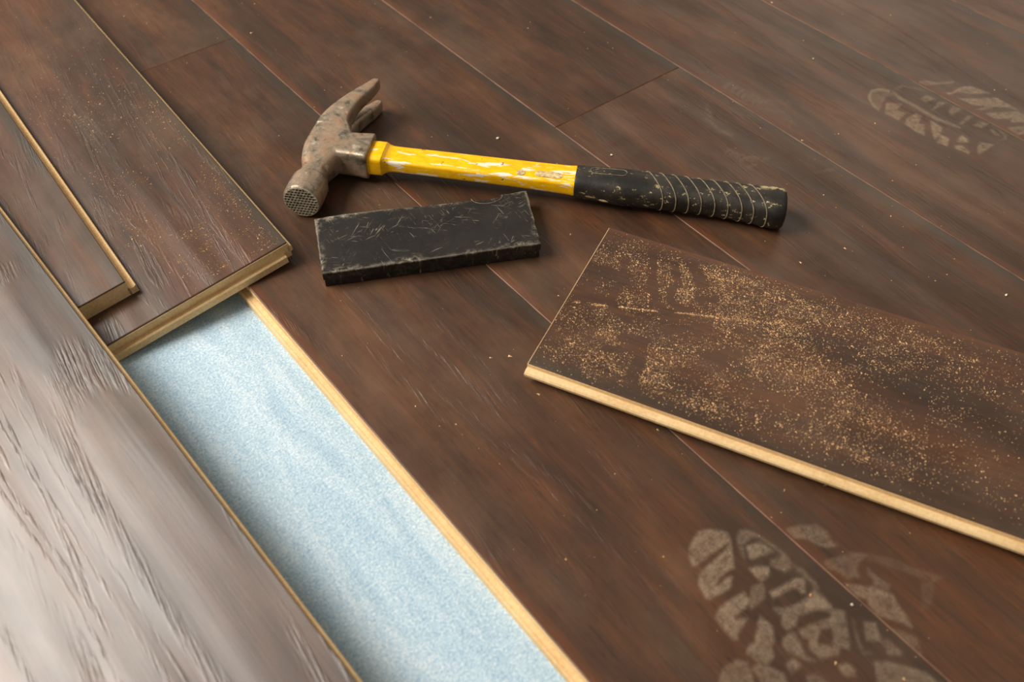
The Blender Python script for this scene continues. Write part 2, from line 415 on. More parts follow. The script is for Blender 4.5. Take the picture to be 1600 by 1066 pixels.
# thumb hollow at the back edge, pressed into the top
bmn = bmesh.new()
bmesh.ops.create_cone(bmn, cap_ends=True, segments=40, radius1=0.060*W, radius2=0.072*W, depth=0.04*W, matrix=Matrix.Translation((0.338*W, 0.200*W, 0.0975*W)) @ Matrix.Diagonal((1.15, 0.72, 1, 1)))
cm = bpy.data.meshes.new('thumb_hollow_cutter'); bmn.to_mesh(cm); bmn.free()
cut = bpy.data.objects.new('thumb_hollow_cutter', cm); col.objects.link(cut); cut.parent = blk
md = up_s.modifiers.new('hollow', 'BOOLEAN'); md.object = cut; md.operation = 'DIFFERENCE'; md.solver = 'EXACT'
bpy.context.view_layer.update()
dg = bpy.context.evaluated_depsgraph_get()
nm = bpy.data.meshes.new_from_object(up_s.evaluated_get(dg)); up_s.modifiers.clear(); up_s.data = nm
bpy.data.objects.remove(cut)

rim = [(0.338+0.081*math.cos(math.pi+math.pi*k/20), 0.196+0.051*math.sin(math.pi+math.pi*k/20), 0.0948) for k in range(21)]
RIM_PTS = rim
# ------------------------------------------------------------------ claw hammer (x along the handle, y towards the claw, z up)
ha = math.radians(-48.428)
ham = empty('claw_hammer', frame((0.86392575, 3.91552644, 0.0), (math.cos(ha), math.sin(ha), 0), (-math.sin(ha), math.cos(ha), 0), (0, 0, 1)))
tag(ham, 'old claw hammer with rusty steel head, chipped yellow handle and black ribbed grip', 'hammer')
ZC = 0.113
def sup(n, e, k):
    a = 2*math.pi*k/n; c, s_ = math.cos(a), math.sin(a)
    return math.copysign(abs(c)**(2/e), c), math.copysign(abs(s_)**(2/e), s_)
def loft(secs, axis, n=28):
    """secs: (pos, c1, h1, c2, h2, exponent); axis 'y' -> (x, z) sections, axis 'x' -> (y, z) sections"""
    v, f = [], []
    for p, c1, h1, c2, h2, e in secs:
        for k in range(n):
            a, b = sup(n, e, k)
            q, z = c1+h1*a, c2+h2*b
            v.append((q, p, z) if axis == 'y' else (p, q, z))
    for i in range(len(secs)-1):
        for k in range(n): f.append((i*n+k, i*n+(k+1) % n, (i+1)*n+(k+1) % n, (i+1)*n+k))
    f.append(tuple(range(n))[::-1]); f.append(tuple((len(secs)-1)*n+k for k in range(n)))
    return v, f
def dense(secs, m=6):
    out = []
    for i in range(len(secs)-1):
        p0 = secs[max(i-1, 0)]; p1 = secs[i]; p2 = secs[i+1]; p3 = secs[min(i+2, len(secs)-1)]
        for j in range(m):
            t = j/m
            out.append(tuple(0.5*((2*b)+(-a+c)*t+(2*a-5*b+4*c-d)*t*t+(-a+3*b-3*c+d)*t**3) for a, b, c, d in zip(p0, p1, p2, p3)))
    out.append(secs[-1]); return out
body = [(-0.418, -0.113, 0.095, ZC-0.010, 0.095, 2), (-0.405, -0.113, 0.100, ZC-0.010, 0.100, 2), (-0.32, -0.112, 0.101, ZC-0.009, 0.101, 2),
        (-0.275, -0.111, 0.098, ZC-0.008, 0.098, 2), (-0.245, -0.108, 0.082, ZC-0.004, 0.085, 2.1), (-0.20, -0.104, 0.074, ZC, 0.076, 2.6),
        (-0.13, -0.106, 0.096, ZC, 0.079, 3.4), (-0.03, -0.094, 0.124, ZC, 0.085, 4.5), (0.07, -0.092, 0.120, ZC, 0.090, 5),
        (0.14, -0.102, 0.099, ZC, 0.096, 5), (0.20, -0.110, 0.076, ZC, 0.101, 5), (0.255, -0.106, 0.062, ZC, 0.103, 5)]
block_s = [(-0.17, -0.002, 0.080, ZC, 0.074, 5), (-0.05, -0.002, 0.098, ZC, 0.082, 6), (0.06, -0.002, 0.100, ZC, 0.083, 7), (0.13, -0.002, 0.106, ZC, 0.084, 8), (0.148, -0.002, 0.105, ZC, 0.083, 8)]
def prong(sgn):
    s_ = []
    for y, xo, xi, hz, g in [(0.13, -0.200, -0.02, 0.097, 0.0), (0.21, -0.184, -0.030, 0.103, 0.001), (0.29, -0.153, -0.022, 0.107, 0.009), (0.37, -0.112, -0.002, 0.109, 0.019),
                             (0.44, -0.070, 0.024, 0.110, 0.027), (0.50, -0.031, 0.042, 0.109, 0.034), (0.545, -0.004, 0.048, 0.108, 0.038), (0.563, 0.008, 0.046, 0.106, 0.040)]:
        s_.append((y, (xo+xi)/2, (xi-xo)/2, ZC+sgn*(hz+g)/2, (hz-g)/2, 4.5))
    return s_
verts, faces = [], []
for secs, axis in ((body, 'y'), (block_s, 'x'), (prong(1), 'y'), (prong(-1), 'y')):
    v, f = loft(dense(secs), axis); k = len(verts); verts += v; faces += [tuple(k+i for i in q) for q in f]
head = fixn(obj('head', verts, faces, M['steel'], ham)); head['label'] = 'rusty forged steel head with split claw'
md = head.modifiers.new('weld', 'REMESH'); md.mode = 'VOXEL'; md.voxel_size = 0.0056*W; md.use_smooth_shade = True
md = head.modifiers.new('soften', 'SMOOTH'); md.factor = 0.5; md.iterations = 2
bpy.context.view_layer.update(); dg = bpy.context.evaluated_depsgraph_get()
nm = bpy.data.meshes.new_from_object(head.evaluated_get(dg)); head.modifiers.clear(); head.data = nm
# milled striking face: raised grid over dark pits
v, f, fm = [], [], []
R, yf, cxf, czf = 0.094, -0.422, -0.113, ZC-0.010
n = 36
def add(pts, fs, mi):
    k = len(v); v.extend(pts)
    for q in fs: f.append(tuple(k+i for i in q)); fm.append(mi)
ring_o = [(cxf+R*math.cos(2*math.pi*k/n), yf+0.012, czf+R*math.sin(2*math.pi*k/n)) for k in range(n)]
ring_m = [(cxf+R*math.cos(2*math.pi*k/n), yf, czf+R*math.sin(2*math.pi*k/n)) for k in range(n)]
ring_i = [(cxf+(R-0.007)*math.cos(2*math.pi*k/n), yf-0.001, czf+(R-0.007)*math.sin(2*math.pi*k/n)) for k in range(n)]
add(ring_o+ring_m+ring_i, [(a*n+k, a*n+(k+1) % n, (a+1)*n+(k+1) % n, (a+1)*n+k) for a in (0, 1) for k in range(n)], 0)
add([(cxf+R*math.cos(2*math.pi*k/n), yf+0.0035, czf+R*math.sin(2*math.pi*k/n)) for k in range(n)], [tuple(range(n))], 1)
pit = 0.0172
for k in range(-7, 8):      # horizontal ridges
    z = k*pit
    if abs(z) < R-0.006:
        hw = math.sqrt((R-0.005)**2-z*z); w_ = 0.0026
        b = box(cxf-hw, cxf+hw, yf-0.002, yf+0.004, czf+z-w_, czf+z+w_); add(b[0], b[1], 0)
for r_ in range(-7, 7):     # short upright ridges, staggered like brickwork
    z = (r_+0.5)*pit
    for c_ in range(-7, 8):
        x = (c_+(0.5 if r_ % 2 else 0.0))*pit*1.05
        if math.hypot(x, z) < R-0.010:
            b = box(cxf+x-0.0024, cxf+x+0.0024, yf-0.002, yf+0.004, czf+z-pit/2, czf+z+pit/2); add(b[0], b[1], 0)
fixn(obj('striking_face', v, f, [M['face'], M['pit']], ham, fm))['label'] = 'milled striking face with a grid of small ridges'
# handle
hs = [(0.06, -0.012, 0.086, ZC, 0.060, 6), (0.205, -0.012, 0.086, ZC, 0.060, 6), (0.225, -0.010, 0.083, ZC, 0.056, 6), (0.245, -0.006, 0.077, ZC-0.002, 0.046, 5.5), (0.29, -0.002, 0.074, ZC-0.003, 0.041, 5),
      (0.50, 0.0, 0.075, ZC-0.005, 0.041, 5), (0.90, 0.0, 0.077, ZC-0.008, 0.042, 5), (1.18, -0.002, 0.080, ZC-0.010, 0.045, 5), (1.245, -0.003, 0.083, ZC-0.010, 0.050, 4.5), (1.262, -0.003, 0.082, ZC-0.010, 0.049, 4.5)]
hd = fixn(obj('handle', *loft(dense(hs, 5), 'x', 40), M['yellow'], ham, smooth=True)); hd['label'] = 'chipped yellow handle'
hd.data.set_sharp_from_angle(angle=math.radians(40))
def stadium(x0, x1, yc, hy, z, n=10):
    pts = []
    for k in range(n+1):
        a = math.pi/2+math.pi*k/n; pts.append((x0+hy+hy*math.cos(a), yc+hy*math.sin(a)))
    for k in range(n+1):
        a = -math.pi/2+math.pi*k/n; pts.append((x1-hy+hy*math.cos(a), yc+hy*math.sin(a)))
    return pts
def badge(name, pts, z0, z1, mat, parent):
    n = len(pts); v = [(x, y, z0) for x, y in pts]+[(x, y, z1) for x, y in pts]
    f = [tuple(range(n))[::-1], tuple(range(n, 2*n))]+[(j, (j+1) % n, n+(j+1) % n, n+j) for j in range(n)]
    return fixn(obj(name, v, f, mat, parent))
zt = ZC-0.009+0.0435
badge('round_emblem', [(0.965+0.023*math.cos(2*math.pi*k/24), -0.040+0.021*math.sin(2*math.pi*k/24)) for k in range(24)], zt-0.006, zt+0.0012, M['label'], hd)['label'] = 'worn round emblem'
lab = badge('worn_label', stadium(1.04, 1.185, -0.034, 0.022, 0), zt-0.006, zt+0.0022, M['label'], hd); lab['label'] = 'worn oblong label'
def tube(name, pts, rad, mat, parent, closed=True, n=6):
    v, f = [], []; N = len(pts)
    P = [Vector(p) for p in pts]; c = sum(P, Vector())/N
    for i in range(N):
        t = (P[(i+1) % N]-P[i-1]) if closed or 0 < i < N-1 else (P[min(i+1, N-1)]-P[max(i-1, 0)])
        t.normalize(); a = t.orthogonal().normalized()
        u = (P[i]-c); u = (u-t*u.dot(t)); a = u.normalized() if u.length > 1e-6 else a
        b = t.cross(a)
        for k in range(n):
            w_ = 2*math.pi*k/n; v.append(tuple(P[i]+a*rad*math.cos(w_)+b*rad*math.sin(w_)))
    for i in range(N if closed else N-1):
        j = (i+1) % N
        for k in range(n): f.append((i*n+k, i*n+(k+1) % n, j*n+(k+1) % n, j*n+k))
    return fixn(obj(name, v, f, mat, parent, smooth=True))
tube('hollow_rim', RIM_PTS, 0.0018, M['groove'], up_s, closed=False)
# rubber grip
gs = [(1.252, -0.003, 0.084, 0.102, 0.066, 2.6), (1.262, -0.003, 0.088, 0.102, 0.070, 2.6), (1.34, -0.004, 0.091, 0.101, 0.073, 2.6), (1.48, -0.006, 0.099, 0.099, 0.080, 2.6), (1.63, -0.004, 0.097, 0.096, 0.080, 2.5),
      (1.93, -0.006, 0.094, 0.093, 0.078, 2.5), (2.13, -0.013, 0.099, 0.090, 0.082, 2.5), (2.26, -0.024, 0.110, 0.091, 0.089, 2.6), (2.305, -0.024, 0.108, 0.091, 0.087, 2.6), (2.328, -0.023, 0.098, 0.091, 0.078, 2.6), (2.336, -0.022, 0.075, 0.091, 0.058, 2.4)]
gd = dense(gs, 5)
grip = fixn(obj('grip', *loft(gd, 'x', 36), M['rubber'], ham, smooth=True)); grip['label'] = 'black rubber grip with slanted ribs'
def grip_at(x):
    for a, b in zip(gd[:-1], gd[1:]):
        if a[0] <= x <= b[0]:
            t = (x-a[0])/(b[0]-a[0]); return [p+(q-p)*t for p, q in zip(a, b)]
    return gd[-1] if x > gd[-1][0] else gd[0]
for xr in (1.66, 1.727, 1.792, 1.857, 1.925, 1.992, 2.062, 2.120, 2.185):
    pts = []
    for k in range(44):
        a, b = sup(44, 2.6, k)
        x = xr-0.055*a
        _, yc, hy, zc, hz, _e = grip_at(x)
        pts.append((x, yc+(hy+0.0003)*a, zc+(hz+0.0003)*b))
    tube('rib_groove', pts, 0.0034, M['groove'], grip)
_, yc, hy, zc, hz, _e = grip_at(1.42)
sv, sf = loft([(1.42+0.034*math.cos(math.pi*(1-k/8)), yc-hy*0.93, 0.0042*math.sin(math.pi*k/8)+0.0003, zc-0.030, 0.010*math.sin(math.pi*k/8)+0.0003, 2) for k in range(9)], 'x', 12)
fixn(obj('paint_spot', sv, sf, M['label'], grip))['label'] = 'pale paint spot'
st = stadium(1.325, 1.515, 0.012, 0.026, 0, 8)
pts = []
for x, y in st:
    _, yc, hy, zc, hz, e = grip_at(x); pts.append((x, y, zc+hz*(1-min(0.999, abs((y-yc)/hy))**e)**(1/e)+0.0004))
tube('moulded_frame', pts, 0.0022, M['groove'], grip)

# ------------------------------------------------------------------ shoe prints: dust shapes lying on the boards
PRINTS = {"A":[[0.8,[[0.742,1.124],[0.787,1.102],[0.813,1.07],[0.825,1.047],[0.81,1.018],[0.781,1.019],[0.624,1.026],[0.614,1.034],[0.633,1.066],[0.659,1.094],[0.696,1.113]]],[0.85,[[0.805,1.011],[0.771,0.973],[0.735,0.928],[0.699,0.936],[0.652,0.931],[0.621,0.92],[0.634,0.909],[0.678,0.916],[0.701,0.908],[0.661,0.878],[0.566,0.893],[0.557,0.905],[0.573,0.958],[0.605,0.989],[0.656,0.996],[0.763,1.001]]],[0.5,[[0.873,1.028],[0.894,1.017],[0.912,0.983],[0.934,0.863],[0.93,0.826],[0.922,0.79],[0.868,0.796],[0.853,0.85],[0.871,0.862],[0.91,0.847],[0.924,0.857],[0.908,0.959],[0.883,0.976],[0.834,0.977],[0.796,0.932],[0.8,0.955],[0.82,0.994],[0.854,1.021]]],[0.9,[[0.84,0.962],[0.897,0.944],[0.904,0.884],[0.814,0.913],[0.817,0.926]]],[0.95,[[0.777,0.889],[0.814,0.873],[0.839,0.848],[0.822,0.827],[0.779,0.823],[0.769,0.838]]],[0.85,[[0.762,0.773],[0.887,0.75],[0.907,0.729],[0.867,0.69],[0.855,0.699],[0.859,0.721],[0.836,0.735],[0.755,0.749]]],[0.5,[[0.922,0.79],[0.936,0.759],[0.932,0.694],[0.919,0.669],[0.904,0.676],[0.92,0.698],[0.915,0.765]]],[0.5,[[0.725,0.832],[0.769,0.818],[0.759,0.795],[0.73,0.769],[0.658,0.771],[0.667,0.788]]],[0.55,[[1.019,0.918],[1.074,0.897],[1.127,0.858],[1.137,0.813],[1.121,0.771],[1.124,0.745],[1.086,0.761],[1.058,0.8],[1.054,0.835],[1.016,0.871]]],[0.9,[[0.689,0.833],[0.681,0.799],[0.645,0.788],[0.586,0.786],[0.58,0.776],[0.619,0.754],[0.566,0.739],[0.544,0.737],[0.531,0.72],[0.52,0.728],[0.519,0.776],[0.53,0.83],[0.561,0.844],[0.615,0.846]]],[0.75,[[0.664,0.729],[0.667,0.703],[0.665,0.671],[0.629,0.632],[0.602,0.626],[0.588,0.595],[0.55,0.589],[0.526,0.617],[0.516,0.662],[0.539,0.676],[0.574,0.676],[0.636,0.717]]],[0.65,[[0.724,0.721],[0.774,0.686],[0.878,0.663],[0.903,0.628],[0.904,0.593],[0.874,0.587],[0.847,0.618],[0.773,0.643],[0.735,0.624],[0.699,0.634],[0.699,0.657],[0.72,0.675]]],[0.65,[[0.729,0.605],[0.771,0.596],[0.859,0.565],[0.872,0.545],[0.852,0.532],[0.796,0.557],[0.744,0.532],[0.779,0.49],[0.748,0.469],[0.709,0.481],[0.708,0.533],[0.739,0.564],[0.723,0.577]]],[0.65,[[0.66,0.618],[0.696,0.617],[0.712,0.604],[0.692,0.559],[0.677,0.525],[0.688,0.489],[0.658,0.522],[0.637,0.57],[0.64,0.6]]],[0.65,[[0.596,0.548],[0.634,0.545],[0.636,0.512],[0.586,0.513]]],[0.5,[[0.415,0.677],[0.474,0.667],[0.493,0.638],[0.47,0.594],[0.446,0.563],[0.343,0.645],[0.384,0.666]]],[0.55,[[0.488,0.611],[0.523,0.61],[0.544,0.575],[0.563,0.529],[0.542,0.488],[0.473,0.542],[0.486,0.595]]],[0.45,[[0.622,0.473],[0.657,0.455],[0.656,0.398],[0.595,0.446]]],[0.55,[[0.891,0.588],[0.923,0.549],[0.883,0.507],[0.832,0.449],[0.817,0.446],[0.801,0.468],[0.762,0.453],[0.749,0.473],[0.811,0.507],[0.841,0.54],[0.861,0.563]]],[0.6,[[0.945,0.478],[0.975,0.449],[0.934,0.391],[0.896,0.426]]],[0.4,[[0.92,0.507],[0.88,0.453],[0.855,0.407],[0.871,0.385],[0.846,0.4],[0.863,0.443]]],[0.65,[[0.739,0.43],[0.774,0.411],[0.776,0.387],[0.759,0.365],[0.732,0.386],[0.727,0.408]]],[0.6,[[0.85,0.356],[0.885,0.333],[0.919,0.287],[0.963,0.221],[0.972,0.147],[0.789,0.292]]],[0.5,[[0.931,0.389],[0.959,0.376],[0.958,0.316],[0.938,0.318],[0.914,0.346]]],[0.6,[[0.903,0.678],[0.907,0.635],[0.893,0.592],[0.851,0.625],[0.82,0.645],[0.83,0.672],[0.853,0.673]]],[0.6,[[1.013,0.622],[1.053,0.58],[1.08,0.548],[1.104,0.504],[1.12,0.481],[1.102,0.441],[1.086,0.39],[1.068,0.352],[1.042,0.405],[1.008,0.461],[1.011,0.508],[1.027,0.525],[1.009,0.555]]],[0.4,[[1.004,0.402],[1.035,0.349],[1.044,0.318],[1.012,0.273],[1.001,0.273],[1.005,0.335]]],[0.35,[[1.023,0.731],[1.092,0.709],[1.143,0.689],[1.183,0.647],[1.133,0.644],[1.095,0.632],[1.08,0.603],[1.037,0.627],[1.031,0.683],[1.009,0.706]]],[0.2,[[1.183,0.647],[1.234,0.586],[1.277,0.493],[1.333,0.403],[1.284,0.415],[1.227,0.518],[1.188,0.596],[1.163,0.631]]],[0.4,[[1.136,0.61],[1.134,0.555],[1.143,0.512],[1.108,0.49],[1.056,0.52],[1.042,0.572],[1.091,0.548],[1.114,0.566],[1.11,0.589]]],[0.18,[[1.244,0.442],[1.281,0.413],[1.186,0.358],[1.158,0.375]]]],"B":[[0.35,[[3.657,2.586],[3.724,2.615],[3.771,2.599],[3.807,2.55],[3.786,2.511],[3.74,2.521],[3.643,2.477],[3.595,2.462],[3.605,2.507],[3.628,2.555]]],[0.7,[[3.646,2.581],[3.719,2.619],[3.776,2.602],[3.811,2.553],[3.796,2.545],[3.758,2.588],[3.716,2.601],[3.653,2.569],[3.621,2.52],[3.607,2.472],[3.588,2.461],[3.6,2.511]]],[0.7,[[3.688,2.481],[3.751,2.417],[3.676,2.398],[3.693,2.345],[3.601,2.327],[3.598,2.42]]],[0.75,[[3.741,2.307],[3.739,2.269],[3.666,2.237],[3.685,2.209],[3.598,2.145],[3.59,2.196],[3.604,2.286],[3.656,2.309]]],[0.8,[[3.747,2.211],[3.748,2.133],[3.672,2.093],[3.616,2.088],[3.654,2.133]]],[0.9,[[3.677,2.09],[3.689,2.043],[3.618,2.007],[3.601,2.063]]],[0.9,[[3.718,2.008],[3.769,2.016],[3.764,1.971],[3.739,1.954],[3.692,1.997]]],[0.8,[[3.655,1.984],[3.687,1.959],[3.674,1.896],[3.649,1.892],[3.635,1.964]]],[0.7,[[3.789,1.914],[3.837,1.852],[3.746,1.851],[3.69,1.853],[3.731,1.888]]],[0.6,[[3.821,2.545],[3.803,2.471],[3.808,2.386],[3.805,2.296],[3.801,2.207],[3.819,2.141],[3.828,2.064],[3.813,2.057],[3.793,2.13],[3.775,2.195],[3.778,2.284],[3.781,2.373],[3.776,2.458]]],[0.6,[[3.882,2.381],[3.942,2.381],[3.954,2.324],[3.879,2.343]]],[0.6,[[3.825,2.267],[3.942,2.293],[3.967,2.26],[3.861,2.264]]],[0.5,[[3.906,2.202],[3.974,2.215],[3.985,2.166],[3.885,2.167]]],[0.5,[[3.849,2.092],[3.961,2.106],[3.976,2.082],[3.854,2.075]]],[0.5,[[3.897,2.028],[3.969,2.035],[3.985,1.984],[3.913,1.984]]],[0.5,[[3.938,1.946],[3.956,1.937],[3.932,1.875],[3.918,1.899]]],[0.4,[[3.978,1.939],[3.973,1.861],[3.93,1.833],[3.898,1.852],[3.934,1.849],[3.956,1.866]]],[0.35,[[3.854,2.547],[3.911,2.537],[3.957,2.466],[3.969,2.408],[3.943,2.456],[3.902,2.523],[3.841,2.523]]],[0.55,[[4.017,2.495],[4.06,2.482],[4.12,2.406],[4.194,2.369],[4.18,2.352],[4.116,2.388],[4.019,2.451]]],[0.8,[[4.048,2.325],[4.082,2.305],[4.181,2.302],[4.225,2.274],[4.246,2.209],[4.252,2.156],[4.165,2.218],[4.115,2.285],[4.049,2.296]]],[0.8,[[4.061,2.239],[4.153,2.167],[4.244,2.108],[4.241,2.029],[4.234,1.955],[4.204,2.012],[4.132,2.082],[4.069,2.152]]],[0.5,[[4.048,2.11],[4.132,2.089],[4.166,2.056],[4.058,2.088]]],[0.75,[[4.054,2.058],[4.149,1.996],[4.22,1.947],[4.222,1.88],[4.182,1.841],[4.097,1.915],[4.133,1.931],[4.053,1.988]]],[0.6,[[4.034,1.894],[4.136,1.839],[4.102,1.777],[4.015,1.821]]]],"C":[[0.3,[[3.048,3.169],[3.09,3.184],[3.107,3.176],[3.12,3.192],[3.098,3.2],[3.051,3.184]]],[0.3,[[3.056,3.12],[3.098,3.135],[3.115,3.127],[3.128,3.142],[3.106,3.15],[3.059,3.135]]],[0.3,[[3.059,3.075],[3.101,3.089],[3.118,3.081],[3.131,3.096],[3.109,3.105],[3.062,3.089]]],[0.3,[[3.051,3.032],[3.092,3.046],[3.109,3.039],[3.122,3.053],[3.1,3.062],[3.054,3.047]]],[0.3,[[3.07,3.003],[3.112,3.017],[3.128,3.009],[3.141,3.024],[3.119,3.032],[3.073,3.017]]],[0.3,[[3.068,2.963],[3.11,2.976],[3.126,2.968],[3.139,2.983],[3.117,2.992],[3.071,2.977]]],[0.3,[[3.064,2.925],[3.105,2.938],[3.121,2.93],[3.134,2.945],[3.112,2.953],[3.067,2.939]]],[0.2,[[3.131,2.914],[3.174,2.932],[3.161,2.896],[3.176,2.9],[3.187,2.944],[3.133,2.926]]],[0.2,[[3.163,2.875],[3.206,2.893],[3.193,2.857],[3.208,2.861],[3.219,2.905],[3.165,2.887]]],[0.2,[[3.196,2.829],[3.238,2.846],[3.225,2.811],[3.24,2.814],[3.251,2.858],[3.197,2.841]]],[0.2,[[3.069,2.686],[3.111,2.702],[3.098,2.668],[3.113,2.671],[3.123,2.713],[3.071,2.697]]],[0.2,[[3.061,2.719],[3.102,2.735],[3.09,2.701],[3.105,2.705],[3.114,2.747],[3.062,2.73]]],[0.2,[[3.012,3.043],[3.045,2.919],[3.138,2.784],[3.148,2.792],[3.056,2.926],[3.023,3.049]]]],"D":[[0.28,[[2.59,2.733],[2.624,2.734],[2.643,2.721],[2.656,2.734],[2.634,2.748],[2.596,2.747]]],[0.28,[[2.595,2.697],[2.63,2.699],[2.649,2.685],[2.661,2.698],[2.64,2.712],[2.602,2.711]]],[0.28,[[2.605,2.665],[2.639,2.666],[2.658,2.653],[2.671,2.666],[2.649,2.68],[2.611,2.679]]],[0.28,[[2.602,2.631],[2.636,2.632],[2.655,2.619],[2.668,2.631],[2.646,2.645],[2.609,2.644]]],[0.28,[[2.636,2.622],[2.671,2.623],[2.69,2.61],[2.702,2.622],[2.68,2.636],[2.643,2.636]]],[0.28,[[2.654,2.59],[2.688,2.591],[2.707,2.578],[2.719,2.59],[2.698,2.604],[2.66,2.603]]],[0.28,[[2.687,2.557],[2.722,2.558],[2.741,2.545],[2.753,2.557],[2.732,2.571],[2.694,2.57]]],[0.28,[[2.589,2.562],[2.623,2.563],[2.642,2.55],[2.654,2.562],[2.632,2.576],[2.595,2.576]]],[0.15,[[2.85,2.297],[2.885,2.297],[2.903,2.284],[2.915,2.294],[2.894,2.308],[2.856,2.308]]],[0.15,[[2.885,2.281],[2.92,2.281],[2.939,2.268],[2.95,2.278],[2.929,2.292],[2.891,2.292]]],[0.15,[[2.92,2.265],[2.955,2.265],[2.974,2.252],[2.985,2.262],[2.964,2.276],[2.926,2.276]]],[0.15,[[2.808,2.307],[2.842,2.307],[2.861,2.294],[2.872,2.304],[2.851,2.318],[2.814,2.318]]],[0.25,[[2.814,3.087],[2.727,2.988],[2.704,2.893],[2.733,2.817],[2.757,2.832],[2.729,2.905],[2.749,2.987],[2.831,3.078]]],[0.25,[[2.837,3.126],[2.715,3.005],[2.721,3.001],[2.843,3.121]]]]}
def cover_mesh(poly, strength, soft, step):
    P = np.array(poly); lo = P.min(0)-soft; hi = P.max(0)+soft
    xs = np.arange(lo[0], hi[0]+step, step); ys = np.arange(lo[1], hi[1]+step, step)
    gx, gy = np.meshgrid(xs, ys); q = np.stack([gx.ravel(), gy.ravel()], 1)
    ins = np.zeros(len(q), bool); dmin = np.full(len(q), 9.0)
    for i in range(len(P)):
        a, b = P[i], P[(i+1) % len(P)]
        cond = (a[1] > q[:, 1]) != (b[1] > q[:, 1])
        with np.errstate(divide='ignore', invalid='ignore'):
            xi = (b[0]-a[0])*(q[:, 1]-a[1])/(b[1]-a[1])+a[0]
        ins ^= cond & (q[:, 0] < xi)
        d = b-a; t = np.clip(((q-a)@d)/max(d@d, 1e-9), 0, 1)
        dmin = np.minimum(dmin, np.linalg.norm(q-(a+t[:, None]*d), axis=1))
    sd = np.where(ins, dmin, -dmin)
    cv = np.clip(sd/(2*soft)+0.5, 0, 1); cv = cv*cv*(3-2*cv)
    rim = 1+0.35*np.exp(-(np.maximum(sd, 0)/(1.6*soft))**2)
    cv = cv*strength*rim
    nx, ny = len(xs), len(ys); C = cv.reshape(ny, nx)
    idx = -np.ones(nx*ny, int); faces = []; order = []
    for j in range(ny-1):
        for i in range(nx-1):
            if max(C[j, i], C[j, i+1], C[j+1, i], C[j+1, i+1]) > 0.004:
                k = (j*nx+i, j*nx+i+1, (j+1)*nx+i+1, (j+1)*nx+i)
                for a in k:
                    if idx[a] < 0: idx[a] = len(order); order.append(a)
                faces.append(tuple(int(idx[a]) for a in k))
    return q[order], cv[order], faces
for key, label, soft, step in (('A', 'large dusty tread shoe print crossing a floor seam in the bottom right foreground', 0.010, 0.0085),
                               ('B', 'pale dusty shoe print crossing a floor seam at the upper right', 0.010, 0.009),
                               ('C', 'faint shoe print of small wavy marks beyond the seam behind the grip', 0.014, 0.012),
                               ('D', 'very faint shoe print between the black grip and the nearest floor seam', 0.014, 0.012)):
    allp = np.array([p for _, poly in PRINTS[key] for p in poly]); c0 = allp.mean(0)
    e = empty('shoe_print', Matrix.Translation((c0[0]*W, c0[1]*W, 0))); tag(e, label, 'shoe print')
    for i, (s_, poly) in enumerate(PRINTS[key]):
        q, cv, fs = cover_mesh(poly, s_*(1.25 if key == 'B' else 1.0), soft, step)
        z = 0.0006+0.00003*i
        o = obj('tread_mark', [(x-c0[0], y-c0[1], z) for x, y in q], fs, M['print'], e)
        at = o.data.attributes.new('cover', 'FLOAT', 'POINT'); at.data.foreach_set('value', cv.astype(np.float32))

# ------------------------------------------------------------------ sawdust
rng = np.random.default_rng(11)
def vnoise(q, scale, seed):
    r = np.random.default_rng(seed); G = r.random((64, 64)); p_ = q*scale; i = np.floor(p_).astype(int); f_ = p_-i; f_ = f_*f_*(3-2*f_)
    g = lambda a, b: G[(i[:, 0]+a) % 64, (i[:, 1]+b) % 64]
    return (g(0, 0)*(1-f_[:, 0])+g(1, 0)*f_[:, 0])*(1-f_[:, 1])+(g(0, 1)*(1-f_[:, 0])+g(1, 1)*f_[:, 0])*f_[:, 1]
def fbm(q, s, seed): return sum(vnoise(q, s*2**k, seed+k)*0.5**(k+1) for k in range(4))/0.9375
def seg_dist(q, pts):
    d = np.full(len(q), 9.0); P = np.array(pts)
    for a, b in zip(P[:-1], P[1:]):
        v_ = b-a; t = np.clip(((q-a)@v_)/(v_@v_), 0, 1); d = np.minimum(d, np.linalg.norm(q-(a+t[:, None]*v_), axis=1))
    return d
def sawdust(name, pos, z, sizes, mat4, label, kind='stuff'):
    n = len(pos); ang_ = rng.random(n)*6.283; el_ = rng.uniform(0.6, 1.9, n)
    t = np.array([[1, 0, 0], [-0.5, 0.8, 0], [-0.5, -0.8, 0], [0, 0, 0.8]])
    loc = np.repeat(t[None], n, 0)*sizes[:, None, None]; loc[:, :, 0] *= el_[:, None]; loc[:, :, 2] = np.minimum(loc[:, :, 2], 0.004)
    c, s_ = np.cos(ang_)[:, None], np.sin(ang_)[:, None]
    X = loc[:, :, 0]*c-loc[:, :, 1]*s_+pos[:, 0:1]; Y = loc[:, :, 0]*s_+loc[:, :, 1]*c+pos[:, 1:2]; Z = loc[:, :, 2]+z
    V = np.stack([X, Y, Z], 2).reshape(-1, 3)
    b = np.arange(n)[:, None]*4
    F = np.concatenate([b+np.array([0, 1, 3]), b+np.array([1, 2, 3]), b+np.array([2, 0, 3])]).tolist()
    o = obj(name, V.tolist(), F, M['dust']); o.matrix_world = mat4
    tag(o, label, 'sawdust', kind=kind); return o
